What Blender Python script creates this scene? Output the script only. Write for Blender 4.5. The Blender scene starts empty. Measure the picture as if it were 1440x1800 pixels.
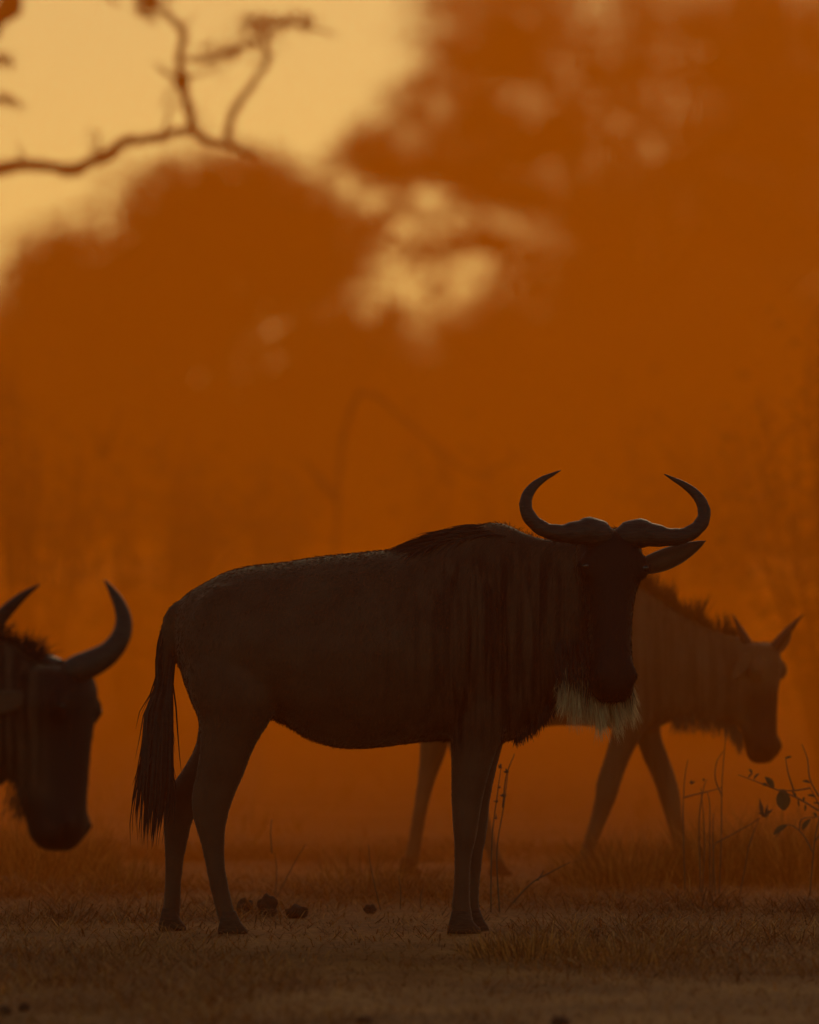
import bpy, bmesh, math, random
import numpy as np
from mathutils import Vector, Matrix

# ------------------------------------------------------------------ camera, sky, sun, exposure
R = math.radians
scene = bpy.context.scene
COL = scene.collection
CAM_H = 1.65
CAM_Y = -38.0
cam = bpy.data.cameras.new('camera')
cam.sensor_fit = 'VERTICAL'
cam.sensor_height = 36.0
cam.sensor_width = 28.8
cam.lens = 400.0
cam.clip_start = 0.5
cam.clip_end = 6000.0
cam.dof.use_dof = True
cam.dof.focus_distance = 38.0
cam.dof.aperture_fstop = 3.2
cam_ob = bpy.data.objects.new('camera', cam)
COL.objects.link(cam_ob)
cam_ob.location = (0.0, CAM_Y, CAM_H)
cam_ob.rotation_euler = (R(90.0 - 0.3724), 0, 0)
scene.camera = cam_ob

SUN_ELEV = R(22)
SUN_AZ = R(8.0)          # right of the view axis, behind the trees
world = bpy.data.worlds.new('World')
scene.world = world
world.use_nodes = True
wn = world.node_tree
bg = wn.nodes['Background']
sky = wn.nodes.new('ShaderNodeTexSky')
sky.sky_type = 'NISHITA'
sky.sun_disc = False
sky.sun_elevation = SUN_ELEV
sky.sun_rotation = SUN_AZ
sky.dust_density = 1.0
sky.air_density = 1.0
sky.ozone_density = 0
sky.altitude = 900
tint = wn.nodes.new('ShaderNodeMixRGB')          # the whole sky seen through smoky dry-season air
tint.blend_type = 'MULTIPLY'
tint.inputs[0].default_value = 1.0
tint.inputs[2].default_value = (0.98, 0.965, 0.58, 1)
wn.links.new(sky.outputs[0], tint.inputs[1])
wn.links.new(tint.outputs[0], bg.inputs['Color'])
bg.inputs['Strength'].default_value = 0.075

sun = bpy.data.lights.new('sun', 'SUN')
sun.energy = 0.5
sun.angle = R(12.0)
sun.color = (1.0, 0.72, 0.42)
sun_ob = bpy.data.objects.new('sun', sun)
COL.objects.link(sun_ob)
sd = Vector((math.sin(SUN_AZ) * math.cos(SUN_ELEV), math.cos(SUN_AZ) * math.cos(SUN_ELEV), math.sin(SUN_ELEV)))
sun_ob.rotation_euler = sd.to_track_quat('Z', 'Y').to_euler()
sun_ob.location = sd * 60

vs = scene.view_settings
vs.view_transform = 'Standard'
vs.look = 'None'
vs.exposure = 0.14
vs.gamma = 1.0
vs.use_curve_mapping = False
scene.cycles.use_denoising = True
scene.cycles.volume_bounces = 1
scene.cycles.max_bounces = 6

rng = np.random.default_rng(7)
random.seed(7)

# ------------------------------------------------------------------ helpers
def pt(px, py, d, dy=0.0):
    """photo measurement (1440x1800) at distance d -> world point"""
    return Vector(((px - 720.0) * d / 20000.0, CAM_Y + d + dy, CAM_H + (770.0 - py) * d / 20000.0))

def link(name, me, mat=None, parent=None):
    ob = bpy.data.objects.new(name, me)
    COL.objects.link(ob)
    if mat is not None and len(me.materials) == 0:
        me.materials.append(mat)
    if parent is not None:
        ob.parent = parent
    return ob

def tag(o, label=None, cat=None, group=None, kind=None):
    if label: o['label'] = label
    if cat: o['category'] = cat
    if group: o['group'] = group
    if kind: o['kind'] = kind
    return o

def thing(name, loc, label, cat, group=None):
    o = bpy.data.objects.new(name, None)
    COL.objects.link(o)
    o.location = loc
    o.empty_display_size = 0.2
    return tag(o, label, cat, group)

def np_mesh(name, V, F, smooth=False):
    """V (n,3), F (m,k) uniform polygons"""
    V = np.asarray(V, dtype=np.float32); F = np.asarray(F, dtype=np.int32)
    me = bpy.data.meshes.new(name)
    m, k = F.shape
    me.vertices.add(len(V)); me.vertices.foreach_set('co', V.ravel())
    me.loops.add(m * k); me.loops.foreach_set('vertex_index', F.ravel())
    me.polygons.add(m)
    me.polygons.foreach_set('loop_start', np.arange(0, m * k, k, dtype=np.int32))
    me.polygons.foreach_set('loop_total', np.full(m, k, dtype=np.int32))
    if smooth:
        me.polygons.foreach_set('use_smooth', np.ones(m, dtype=bool))
    me.update(calc_edges=True)
    me.validate()
    return me

class Shell:
    """collects closed lofts"""
    def __init__(self): self.v = []; self.f = []
    def loft(self, rings):
        n = len(rings[0]); b = len(self.v)
        for r in rings: self.v.extend([tuple(p) for p in r])
        for i in range(len(rings) - 1):
            for j in range(n):
                k = (j + 1) % n
                self.f.append((b + i*n + j, b + i*n + k, b + (i+1)*n + k, b + (i+1)*n + j))
        for i, flip in ((0, True), (len(rings) - 1, False)):
            c = len(self.v)
            m = sum((Vector(p) for p in rings[i]), Vector()) / n
            self.v.append(tuple(m))
            for j in range(n):
                k = (j + 1) % n
                t = (b + i*n + j, b + i*n + k, c)
                self.f.append(t[::-1] if flip else t)
    def tube(self, pts, rad, n=10, flat=1.0, up=Vector((0.02, -1, 0.03))):
        pts = [Vector(p) for p in pts]
        rings = []
        u = up.normalized()
        for i, p in enumerate(pts):
            a = pts[max(i-1, 0)]; c = pts[min(i+1, len(pts)-1)]
            t = (c - a)
            if t.length < 1e-9: t = Vector((0, 0, 1))
            t.normalize()
            u = (u - t * u.dot(t))
            if u.length < 1e-5: u = t.orthogonal()
            u.normalize()
            w = t.cross(u)
            r = max(rad[i], 1e-4)
            rings.append([p + w * (math.cos(q) * r) + u * (math.sin(q) * r * flat)
                          for q in [2*math.pi*j/n for j in range(n)]])
        self.loft(rings)
    def blob(self, c, r, n=12, m=8):
        rings = []
        for i in range(1, m):
            a = math.pi * i / m
            rings.append([Vector((c[0] + r[0]*math.sin(a)*math.cos(2*math.pi*j/n),
                                  c[1] + r[1]*math.sin(a)*math.sin(2*math.pi*j/n),
                                  c[2] - r[2]*math.cos(a))) for j in range(n)])
        self.loft(rings)
    def mesh(self, name, off=Vector((0, 0, 0)), smooth=True):
        me = bpy.data.meshes.new(name)
        o = Vector(off)
        me.from_pydata([tuple(Vector(p) - o) for p in self.v], [], self.f)
        bm = bmesh.new(); bm.from_mesh(me)
        bmesh.ops.recalc_face_normals(bm, faces=bm.faces)
        bm.to_mesh(me); bm.free()
        if smooth:
            for p in me.polygons: p.use_smooth = True
        me.update()
        return me

def spline(pts, n):
    """catmull-rom through rows of numbers"""
    P = np.array([list(p) for p in pts], dtype=float)
    if len(P) < 3:
        t = np.linspace(0, 1, n)[:, None]
        return P[0] * (1 - t) + P[-1] * t
    Q = np.vstack([2*P[0]-P[1], P, 2*P[-1]-P[-2]])
    out = []
    for s in np.linspace(0, len(P) - 1 - 1e-6, n):
        i = int(s); t = s - i
        a, b, c, d = Q[i], Q[i+1], Q[i+2], Q[i+3]
        out.append(0.5*((2*b) + (-a+c)*t + (2*a-5*b+4*c-d)*t*t + (-a+3*b-3*c+d)*t**3))
    return np.array(out)

def remeshed(shell, name, off, voxel=0.011, smooth=6):
    me = shell.mesh(name + '_raw', off)
    ob = bpy.data.objects.new('tmp', me)
    COL.objects.link(ob)
    m = ob.modifiers.new('r', 'REMESH'); m.mode = 'VOXEL'; m.voxel_size = voxel; m.use_smooth_shade = True
    s = ob.modifiers.new('s', 'SMOOTH'); s.factor = 0.5; s.iterations = smooth
    dg = bpy.context.evaluated_depsgraph_get()
    new = bpy.data.meshes.new_from_object(ob.evaluated_get(dg))
    new.name = name
    bpy.data.objects.remove(ob); bpy.data.meshes.remove(me)
    for p in new.polygons: p.use_smooth = True
    return new

def strands(name, roots, dirs, lengths, width, off, sag=0.35, seg=4, jitter=0.08):
    """tapered ribbons hanging from roots"""
    roots = np.asarray(roots, float); dirs = np.asarray(dirs, float); L = np.asarray(lengths, float)
    n = len(roots)
    dirs = dirs / np.linalg.norm(dirs, axis=1, keepdims=True)
    side = rng.normal(size=(n, 3)); side[:, 1] *= 0.35
    side -= dirs * (side * dirs).sum(1, keepdims=True)
    side /= np.linalg.norm(side, axis=1, keepdims=True)
    V = np.zeros((n, seg + 1, 2, 3)); p = roots.copy(); d = dirs.copy()
    wob = rng.normal(0, jitter, (n, 3))
    w = np.broadcast_to(np.asarray(width, float), (n,))
    for i in range(seg + 1):
        t = i / seg
        ww = (w * (0.4 + 0.6*min(1, t*3.5)) * (1 - t**2 * 0.92) * 0.5)[:, None]
        V[:, i, 0] = p - side * ww; V[:, i, 1] = p + side * ww
        d = d + np.array([0, 0, -sag / seg]) + wob / seg
        d /= np.linalg.norm(d, axis=1, keepdims=True)
        p = p + d * (L / seg)[:, None]
    V -= np.array(off)
    base = (np.arange(n) * (seg + 1) * 2)[:, None]
    F = []
    for i in range(seg):
        F.append(np.concatenate([base + 2*i, base + 2*i + 1, base + 2*i + 3, base + 2*i + 2], 1))
    F = np.stack(F, 1).reshape(-1, 4)
    return np_mesh(name, V.reshape(-1, 3), F)

# ------------------------------------------------------------------ materials
def mat(name):
    m = bpy.data.materials.new(name); m.use_nodes = True
    return m, m.node_tree.nodes, m.node_tree.links, m.node_tree.nodes['Principled BSDF']

def ramp(nodes, stops):
    r = nodes.new('ShaderNodeValToRGB')
    el = r.color_ramp.elements
    el[0].position, el[0].color = stops[0][0], (*stops[0][1], 1)
    el[1].position, el[1].color = stops[-1][0], (*stops[-1][1], 1)
    for p, c in stops[1:-1]:
        e = el.new(p); e.color = (*c, 1)
    return r

def simple(name, c1, c2, scale=20.0, rough=0.9, stretch=(1, 1, 1), bump=0.0, translucent=0.0):
    m, N, Lk, P = mat(name)
    tc = N.new('ShaderNodeTexCoord'); mp = N.new('ShaderNodeMapping')
    mp.inputs['Scale'].default_value = stretch
    nz = N.new('ShaderNodeTexNoise'); nz.inputs['Scale'].default_value = scale; nz.inputs['Detail'].default_value = 5
    Lk.new(tc.outputs['Object'], mp.inputs[0]); Lk.new(mp.outputs[0], nz.inputs['Vector'])
    r = ramp(N, [(0.3, c1), (0.7, c2)])
    Lk.new(nz.outputs['Fac'], r.inputs[0]); Lk.new(r.outputs[0], P.inputs['Base Color'])
    P.inputs['Roughness'].default_value = rough
    P.inputs['Specular IOR Level'].default_value = 0.25
    if bump:
        b = N.new('ShaderNodeBump'); b.inputs['Strength'].default_value = bump; b.inputs['Distance'].default_value = 0.01
        Lk.new(nz.outputs['Fac'], b.inputs['Height']); Lk.new(b.outputs[0], P.inputs['Normal'])
    if translucent:
        t = N.new('ShaderNodeBsdfTranslucent'); mx = N.new('ShaderNodeMixShader')
        mx.inputs[0].default_value = translucent
        Lk.new(r.outputs[0], t.inputs[0]); Lk.new(P.outputs[0], mx.inputs[1]); Lk.new(t.outputs[0], mx.inputs[2])
        Lk.new(mx.outputs[0], N['Material Output'].inputs['Surface'])
    return m

def coat(name, base1, base2, stripe, dark):
    m, N, Lk, P = mat(name)
    tc = N.new('ShaderNodeTexCoord')
    nz = N.new('ShaderNodeTexNoise'); nz.inputs['Scale'].default_value = 9; nz.inputs['Detail'].default_value = 6
    Lk.new(tc.outputs['Object'], nz.inputs['Vector'])
    r = ramp(N, [(0.3, base1), (0.7, base2)]); Lk.new(nz.outputs['Fac'], r.inputs[0])
    mp = N.new('ShaderNodeMapping'); mp.inputs['Scale'].default_value = (38, 14, 1.3)
    st = N.new('ShaderNodeTexNoise'); st.inputs['Scale'].default_value = 1.0; st.inputs['Detail'].default_value = 3
    st.inputs['Distortion'].default_value = 0.4
    Lk.new(tc.outputs['Object'], mp.inputs[0]); Lk.new(mp.outputs[0], st.inputs['Vector'])
    sr = ramp(N, [(0.42, (0, 0, 0)), (0.62, (1, 1, 1))]); Lk.new(st.outputs['Fac'], sr.inputs[0])
    a = N.new('ShaderNodeAttribute'); a.attribute_name = 'stripe'
    mul = N.new('ShaderNodeMath'); mul.operation = 'MULTIPLY'
    Lk.new(sr.outputs[0], mul.inputs[0]); Lk.new(a.outputs['Fac'], mul.inputs[1])
    m1 = N.new('ShaderNodeMixRGB'); m1.inputs[2].default_value = (*stripe, 1)
    Lk.new(mul.outputs[0], m1.inputs[0]); Lk.new(r.outputs[0], m1.inputs[1])
    b = N.new('ShaderNodeAttribute'); b.attribute_name = 'dark'
    m2 = N.new('ShaderNodeMixRGB'); m2.inputs[2].default_value = (*dark, 1)
    Lk.new(b.outputs['Fac'], m2.inputs[0]); Lk.new(m1.outputs[0], m2.inputs[1])
    Lk.new(m2.outputs[0], P.inputs['Base Color'])
    P.inputs['Roughness'].default_value = 0.6
    P.inputs['Specular IOR Level'].default_value = 0.16
    inv = N.new('ShaderNodeMath'); inv.operation = 'MULTIPLY_ADD'
    inv.inputs[1].default_value = -0.26; inv.inputs[2].default_value = 0.28
    Lk.new(b.outputs['Fac'], inv.inputs[0]); Lk.new(inv.outputs[0], P.inputs['Sheen Weight'])
    P.inputs['Sheen Roughness'].default_value = 0.35
    P.inputs['Sheen Tint'].default_value = (1.0, 0.8, 0.6, 1)
    fm = N.new('ShaderNodeMapping'); fm.inputs['Scale'].default_value = (260, 260, 60)
    fn = N.new('ShaderNodeTexNoise'); fn.inputs['Scale'].default_value = 1; fn.inputs['Detail'].default_value = 3
    Lk.new(tc.outputs['Object'], fm.inputs[0]); Lk.new(fm.outputs[0], fn.inputs['Vector'])
    bp = N.new('ShaderNodeBump'); bp.inputs['Strength'].default_value = 0.5; bp.inputs['Distance'].default_value = 0.004
    Lk.new(fn.outputs['Fac'], bp.inputs['Height']); Lk.new(bp.outputs[0], P.inputs['Normal'])
    return m

def blade_material():
    m, N, Lk, P = mat('dry_grass')
    a = N.new('ShaderNodeAttribute'); a.attribute_name = 'tone'
    r = ramp(N, [(0.0, (0.05, 0.021, 0.006)), (0.4, (0.25, 0.095, 0.021)), (0.75, (0.56, 0.225, 0.05)), (1.0, (0.78, 0.37, 0.10))])
    Lk.new(a.outputs['Fac'], r.inputs[0]); Lk.new(r.outputs[0], P.inputs['Base Color'])
    P.inputs['Roughness'].default_value = 0.75; P.inputs['Specular IOR Level'].default_value = 0.2
    t = N.new('ShaderNodeBsdfTranslucent'); mx = N.new('ShaderNodeMixShader'); mx.inputs[0].default_value = 0.2
    Lk.new(r.outputs[0], t.inputs[0]); Lk.new(P.outputs[0], mx.inputs[1]); Lk.new(t.outputs[0], mx.inputs[2])
    Lk.new(mx.outputs[0], N['Material Output'].inputs['Surface'])
    return m

def set_tone(me, per, f):
    a = me.attributes.new('tone', 'FLOAT', 'POINT')
    a.data.foreach_set('value', np.repeat(np.clip(f, 0, 1), per).astype(np.float32))

M = {}
M['coat'] = coat('grey_coat', (0.058, 0.028, 0.015), (0.090, 0.046, 0.026), (0.013, 0.006, 0.003), (0.010, 0.007, 0.005))
M['calf'] = coat('calf_coat', (0.095, 0.058, 0.030), (0.145, 0.09, 0.048), (0.045, 0.026, 0.014), (0.018, 0.011, 0.007))
M['black_hair'] = simple('black_hair', (0.012, 0.009, 0.007), (0.03, 0.022, 0.016), 60, 0.6)
M['pale_hair'] = simple('pale_hair', (0.36, 0.23, 0.12), (0.78, 0.54, 0.31), 60, 0.6, (1, 1, .2), translucent=0.3)
M['brown_hair'] = simple('brown_hair', (0.06, 0.035, 0.018), (0.13, 0.075, 0.035), 60, 0.7, translucent=0.5)
M['tan_hair'] = simple('tan_hair', (0.10, 0.065, 0.035), (0.24, 0.16, 0.09), 60, 0.7, translucent=0.3)
M['horn'] = simple('horn', (0.018, 0.013, 0.010), (0.045, 0.034, 0.026), 30, 0.5, (1, 1, 6), 0.4)
M['hoof'] = simple('hoof', (0.03, 0.018, 0.010), (0.065, 0.04, 0.022), 40, 0.75, (1, 1, 4), 0.3)
m, N, Lk, P = mat('eye'); P.inputs['Base Color'].default_value = (0.012, 0.008, 0.006, 1); P.inputs['Roughness'].default_value = 0.15
M['eye'] = m
M['dry_grass'] = blade_material()
M['stalk'] = simple('dry_stalk', (0.07, 0.05, 0.03), (0.14, 0.10, 0.06), 12, 0.85)
M['bark'] = simple('bark', (0.05, 0.037, 0.028), (0.12, 0.09, 0.065), 14, 0.95, (1, 1, 0.3), 0.8)
M['leaf'] = simple('leaf', (0.035, 0.045, 0.02), (0.075, 0.085, 0.035), 1.5, 0.7, translucent=0.3)
M['dry_leaf'] = simple('dry_leaf', (0.06, 0.055, 0.025), (0.12, 0.10, 0.05), 2.0, 0.75, translucent=0.3)
M['dung'] = simple('clod', (0.035, 0.02, 0.012), (0.07, 0.038, 0.02), 40, 0.95, bump=1.0)

def ground_material():
    m, N, Lk, P = mat('ground')
    tc = N.new('ShaderNodeTexCoord')
    n1 = N.new('ShaderNodeTexNoise'); n1.inputs['Scale'].default_value = 1.3; n1.inputs['Detail'].default_value = 8
    n2 = N.new('ShaderNodeTexNoise'); n2.inputs['Scale'].default_value = 26; n2.inputs['Detail'].default_value = 8
    Lk.new(tc.outputs['Object'], n1.inputs['Vector']); Lk.new(tc.outputs['Object'], n2.inputs['Vector'])
    mx = N.new('ShaderNodeMixRGB'); mx.inputs[0].default_value = 0.5
    Lk.new(n1.outputs['Fac'], mx.inputs[1]); Lk.new(n2.outputs['Fac'], mx.inputs[2])
    r = ramp(N, [(0.34, (0.10, 0.040, 0.011)), (0.5, (0.27, 0.108, 0.03)), (0.66, (0.46, 0.195, 0.056))])
    Lk.new(mx.outputs[0], r.inputs[0]); Lk.new(r.outputs[0], P.inputs['Base Color'])
    P.inputs['Roughness'].default_value = 0.95; P.inputs['Specular IOR Level'].default_value = 0.1
    b = N.new('ShaderNodeBump'); b.inputs['Strength'].default_value = 0.7; b.inputs['Distance'].default_value = 0.03
    Lk.new(n2.outputs['Fac'], b.inputs['Height']); Lk.new(b.outputs[0], P.inputs['Normal'])
    return m
M['ground'] = ground_material()

def volume_material(name, colour, density, g):
    m = bpy.data.materials.new(name); m.use_nodes = True
    N = m.node_tree.nodes; N.clear()
    o = N.new('ShaderNodeOutputMaterial'); v = N.new('ShaderNodeVolumePrincipled')
    v.inputs['Color'].default_value = (*colour, 1)
    v.inputs['Density'].default_value = density
    v.inputs['Anisotropy'].default_value = g
    m.node_tree.links.new(v.outputs[0], o.inputs['Volume'])
    return m

# ------------------------------------------------------------------ ground and air
me = bpy.data.meshes.new('ground')
S = 3000.0
me.from_pydata([(-S, -S, 0), (S, -S, 0), (S, S, 0), (-S, S, 0)], [], [(0, 1, 2, 3)])
tag(link('ground', me, M['ground']), kind='structure')

def box_mesh(name, lo, hi):
    x0, y0, z0 = lo; x1, y1, z1 = hi
    me = bpy.data.meshes.new(name)
    me.from_pydata([(x0,y0,z0),(x1,y0,z0),(x1,y1,z0),(x0,y1,z0),(x0,y0,z1),(x1,y0,z1),(x1,y1,z1),(x0,y1,z1)], [],
                   [(3,2,1,0),(4,5,6,7),(0,1,5,4),(1,2,6,5),(2,3,7,6),(3,0,4,7)])
    return me
hz = link('haze', box_mesh('haze', (-75, -46, -1.0), (75, 190, 15.0)),
          volume_material('haze', (1.0, 0.17, 0.005), .0011, 0.55))
tag(hz, kind='stuff')

def dust_bank(label, half, y0, y1, height, front, density, seed, cx=0.0):
    """billow of dust kicked up behind the standing animal: a lumpy closed hill of even density"""
    nx, ny = 60, 26
    X = np.linspace(-half, half, nx); Y = y0 + (y1-y0)*np.linspace(0, 1, ny)**1.5
    V = []; F = []
    for y in Y:
        for x in X:
            ex = max(0.0, 1 - (x / half)**2)**0.5
            u = (y - y0) / (y1 - y0)
            ey = min(1.0, ((y-y0) / front)**0.6) * max(0.0, 1 - max(0.0, (u - 0.75) / 0.25)**2)**0.5
            lump = 1 + 0.10*math.sin(x*0.31 + 1.1 + seed) + 0.08*math.sin(x*0.73 + y*0.21 + seed) + 0.06*math.sin(y*0.5 + x*0.12)
            V.append((cx + x, y + (0.25*math.sin(x*1.3+seed) if y == Y[0] else 0), 0.06 + height * ex * ey * lump))
    for p in list(V): V.append((p[0], p[1], -0.25))
    o = nx*ny
    for j in range(ny-1):
        for i in range(nx-1):
            a = j*nx+i
            F.append((a, a+1, a+nx+1, a+nx)); F.append((o+a, o+a+nx, o+a+nx+1, o+a+1))
    for i in range(nx-1):
        F.append((i+1, i, o+i, o+i+1)); a = (ny-1)*nx+i; F.append((a, a+1, o+a+1, o+a))
    for j in range(ny-1):
        a = j*nx; F.append((a, a+nx, o+a+nx, o+a)); b = a+nx-1; F.append((b+nx, b, o+b, o+b+nx))
    me = bpy.data.meshes.new('dust_cloud'); me.from_pydata(V, [], F)
    ob = link('dust_cloud', me, volume_material('dust', (1.0, 0.27, 0.002), density, 0.55))
    tag(ob, label, 'dust', kind='stuff')
dust_bank('orange dust hanging high in the air behind the wildebeest', 34, 1.0, 36, 8.2, 5.6, .038, 0)
dust_bank('denser plume of dust drifting behind the curved horns and the young wildebeest', 1.5, 6.2, 19, 2.7, 5.0, .030, 4, .85)
dust_bank('low dust drifting along the ground around the young wildebeest', 26, 1.8, 48, .85, 14.0, .046, 2)

# ------------------------------------------------------------------ wildebeest
def ring_x(x, yc, zt, zb, w, n=28, p=2.2, low=0.0):
    c = 0.5*(zt+zb); h = 0.5*(zt-zb); out = []
    for j in range(n):
        a = 2*math.pi*j/n
        ca, sa = math.cos(a), math.sin(a)
        yy = math.copysign(abs(ca)**(2/p), ca)*w*(1 - 0.18*max(0, sa) + low*max(0, -sa))
        zz = math.copysign(abs(sa)**(2/p), sa)*h
        out.append(Vector((x, yc+yy, c+zz)))
    return out

def ring_z(z, x0, x1, yc, t, n=20):
    return [Vector((0.5*(x0+x1)+0.5*(x1-x0)*math.cos(2*math.pi*j/n), yc+t*math.sin(2*math.pi*j/n), z)) for j in range(n)]

def torso(sh, rows, n=44):
    """rows: x, top, bottom, half width, y"""
    for_rows = spline(rows, n)
    sh.loft([ring_x(r[0], r[4], r[1], r[2], max(r[3], 0.01)) for r in for_rows])

def leg(sh, rows, y, lean=0.0, n=34):
    """rows: z, x0, x1, half thickness, dy"""
    rr = spline(rows, n)
    sh.loft([ring_z(r[0], r[1], r[2], y + r[4], max(r[3], 0.012)) for r in rr])

class HeadFrame:
    def __init__(self, poll, u, nrm, roll=0.0, k=1.0, kw=None):
        self.o = Vector(poll); self.u = Vector(u).normalized()
        nrm = Vector(nrm); self.n = (nrm - self.u*nrm.dot(self.u)).normalized()
        self.s = self.n.cross(self.u).normalized()
        if roll:
            q = Matrix.Rotation(roll, 3, self.n); self.u = q @ self.u; self.s = q @ self.s
        self.k = k; self.kw = kw or k
    def __call__(self, s, u, n): return self.o + (self.s*s + self.n*n)*self.kw + self.u*(u*self.k)
    def inv(self, p):
        d = Vector(p) - self.o
        return d.dot(self.s)/self.kw, d.dot(self.u)/self.k, d.dot(self.n)/self.kw

HEAD = [(0.004, .050, .030, .09), (0.016, .085, .060, .125), (.04, .104, .080, .145), (.09, .112, .090, .160), (.135, .114, .090, .170),
        (.18, .100, .086, .176), (.24, .082, .082, .176), (.31, .073, .078, .160), (.38, .068, .074, .135), (.44, .069, .070, .112),
        (.49, .073, .068, .098), (.53, .074, .060, .088), (.56, .064, .044, .070), (.58, .042, .022, .045)]
def head(sh, hf, n=26):
    rings = []
    for u, w, nf, nb in spline(HEAD, 36):
        c = (nf-nb)/2; h = (nf+nb)/2
        r = []
        for j in range(n):
            a = 2*math.pi*j/n; ca, sa = math.cos(a), math.sin(a)
            ww = w*(1 - 0.30*max(0, -sa)) if u < .4 else w*(1-0.2*max(0, -sa))
            r.append(hf(math.copysign(abs(ca)**.85, ca)*ww, u, c + math.copysign(abs(sa)**.9, sa)*h))
        rings.append(r)
    sh.loft(rings)
    for s in (-1, 1):
        sh.tube([hf(s*.085, .10, .05), hf(s*.105, .135, .045), hf(s*.09, .175, .04)], [.02, .026, .018], 8)   # brow
        sh.tube([hf(s*.045, .46, .045), hf(s*.058, .50, .048), hf(s*.05, .535, .035)], [.014, .020, .014], 8)  # nostril wing

HORN = [(12, 950, 20, 4), (22, 944, 25, 8), (42, 938, 27.5, 14), (70, 941, 21.5, 18), (100, 944, 16.5, 20), (128, 939, 14.3, 22), (150, 924, 13.2, 22),
        (161, 903, 12.2, 20), (158, 880, 10.8, 16), (145, 861, 8.6, 12), (126, 846, 6, 8), (109, 837, 3.6, 6), (94, 829, 1.0, 5)]
def adult_horn(hf, side, off, name='horn'):
    rows = spline(HORN, 40)
    sh = Shell()
    sh.tube([hf(side*a/526.3, (b-925)/526.3, .03 + e/526.3) for a, b, r, e in rows], [max(r*.95*(1+.05*math.sin(i*1.9)*(1 if i < 26 else 0)), .8)/526.3*hf.k for i, (a, b, r, e) in enumerate(rows)], 16)
    return sh.mesh(name, off)

def ear(base, tip, up, width, off, thick=0.02):
    """cupped leaf-shaped ear"""
    base = Vector(base); tip = Vector(tip); d = tip-base; L = d.length; d.normalize()
    up = Vector(up); up = (up - d*up.dot(d)).normalized(); w = d.cross(up)
    rings = []
    for i in range(15):
        t = i/14
        prof = (0.34 + 0.66*math.sin(math.pi*min(1, t*1.15+0.12))**0.8) if t < .72 else None
        hw = width*0.5*max(0.04, (math.sin(math.pi*(0.14+0.86*t))**0.75 if t < 1 else 0.03))
        c = base + d*(L*t) + up*(0.10*L*t*t)
        th = thick*(1-0.75*t)
        rings.append([c + up*(math.cos(a)*hw) + w*(math.sin(a)*th - 0.35*hw*math.cos(a)**2) for a in [2*math.pi*j/12 for j in range(12)]])
    sh = Shell(); sh.loft(rings)
    return sh.mesh('ear', off)

def hoof(x0, x1, yc, t, off, h=0.075, lift=0.0):
    """cloven hoof: two claws side by side, toe to +x"""
    sh = Shell()
    L = x1-x0
    for s in (-1, 1):
        y = yc + s*t*0.52
        rows = [(lift, x0+0.02*L, x1, .46), (lift+.012, x0, x1-0.01*L, .5), (lift+h*.45, x0+.05*L, x1-.20*L, .47), (lift+h, x0+.14*L, x1-.40*L, .40)]
        sh.loft([ring_z(z, a, b, y, t*k, 14) for z, a, b, k in rows])
    return sh.mesh('hoof', off)

def eyes(hf, root, off):
    for s in (-1, 1):
        sh = Shell(); c = hf(s*.101, .14, .052); sh.blob(c, (.016*hf.k,)*3, 12, 8)
        link('eye', sh.mesh('eye', off), M['eye'], root)

def shade_attrs(me, off, fn):
    n = len(me.vertices)
    a = me.attributes.new('stripe', 'FLOAT', 'POINT'); b = me.attributes.new('dark', 'FLOAT', 'POINT')
    S_ = np.zeros(n, np.float32); D_ = np.zeros(n, np.float32)
    o = Vector(off)
    for i, v in enumerate(me.vertices):
        S_[i], D_[i] = fn(v.co + o)
    a.data.foreach_set('value', S_); b.data.foreach_set('value', D_)

def sstep(a, b, x):
    t = min(1, max(0, (x-a)/(b-a))); return t*t*(3-2*t)

D0 = 38.0
K0 = D0/20000.0
def X0(px): return (px-720)*K0
def Z0(py): return CAM_H + (770-py)*K0

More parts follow.
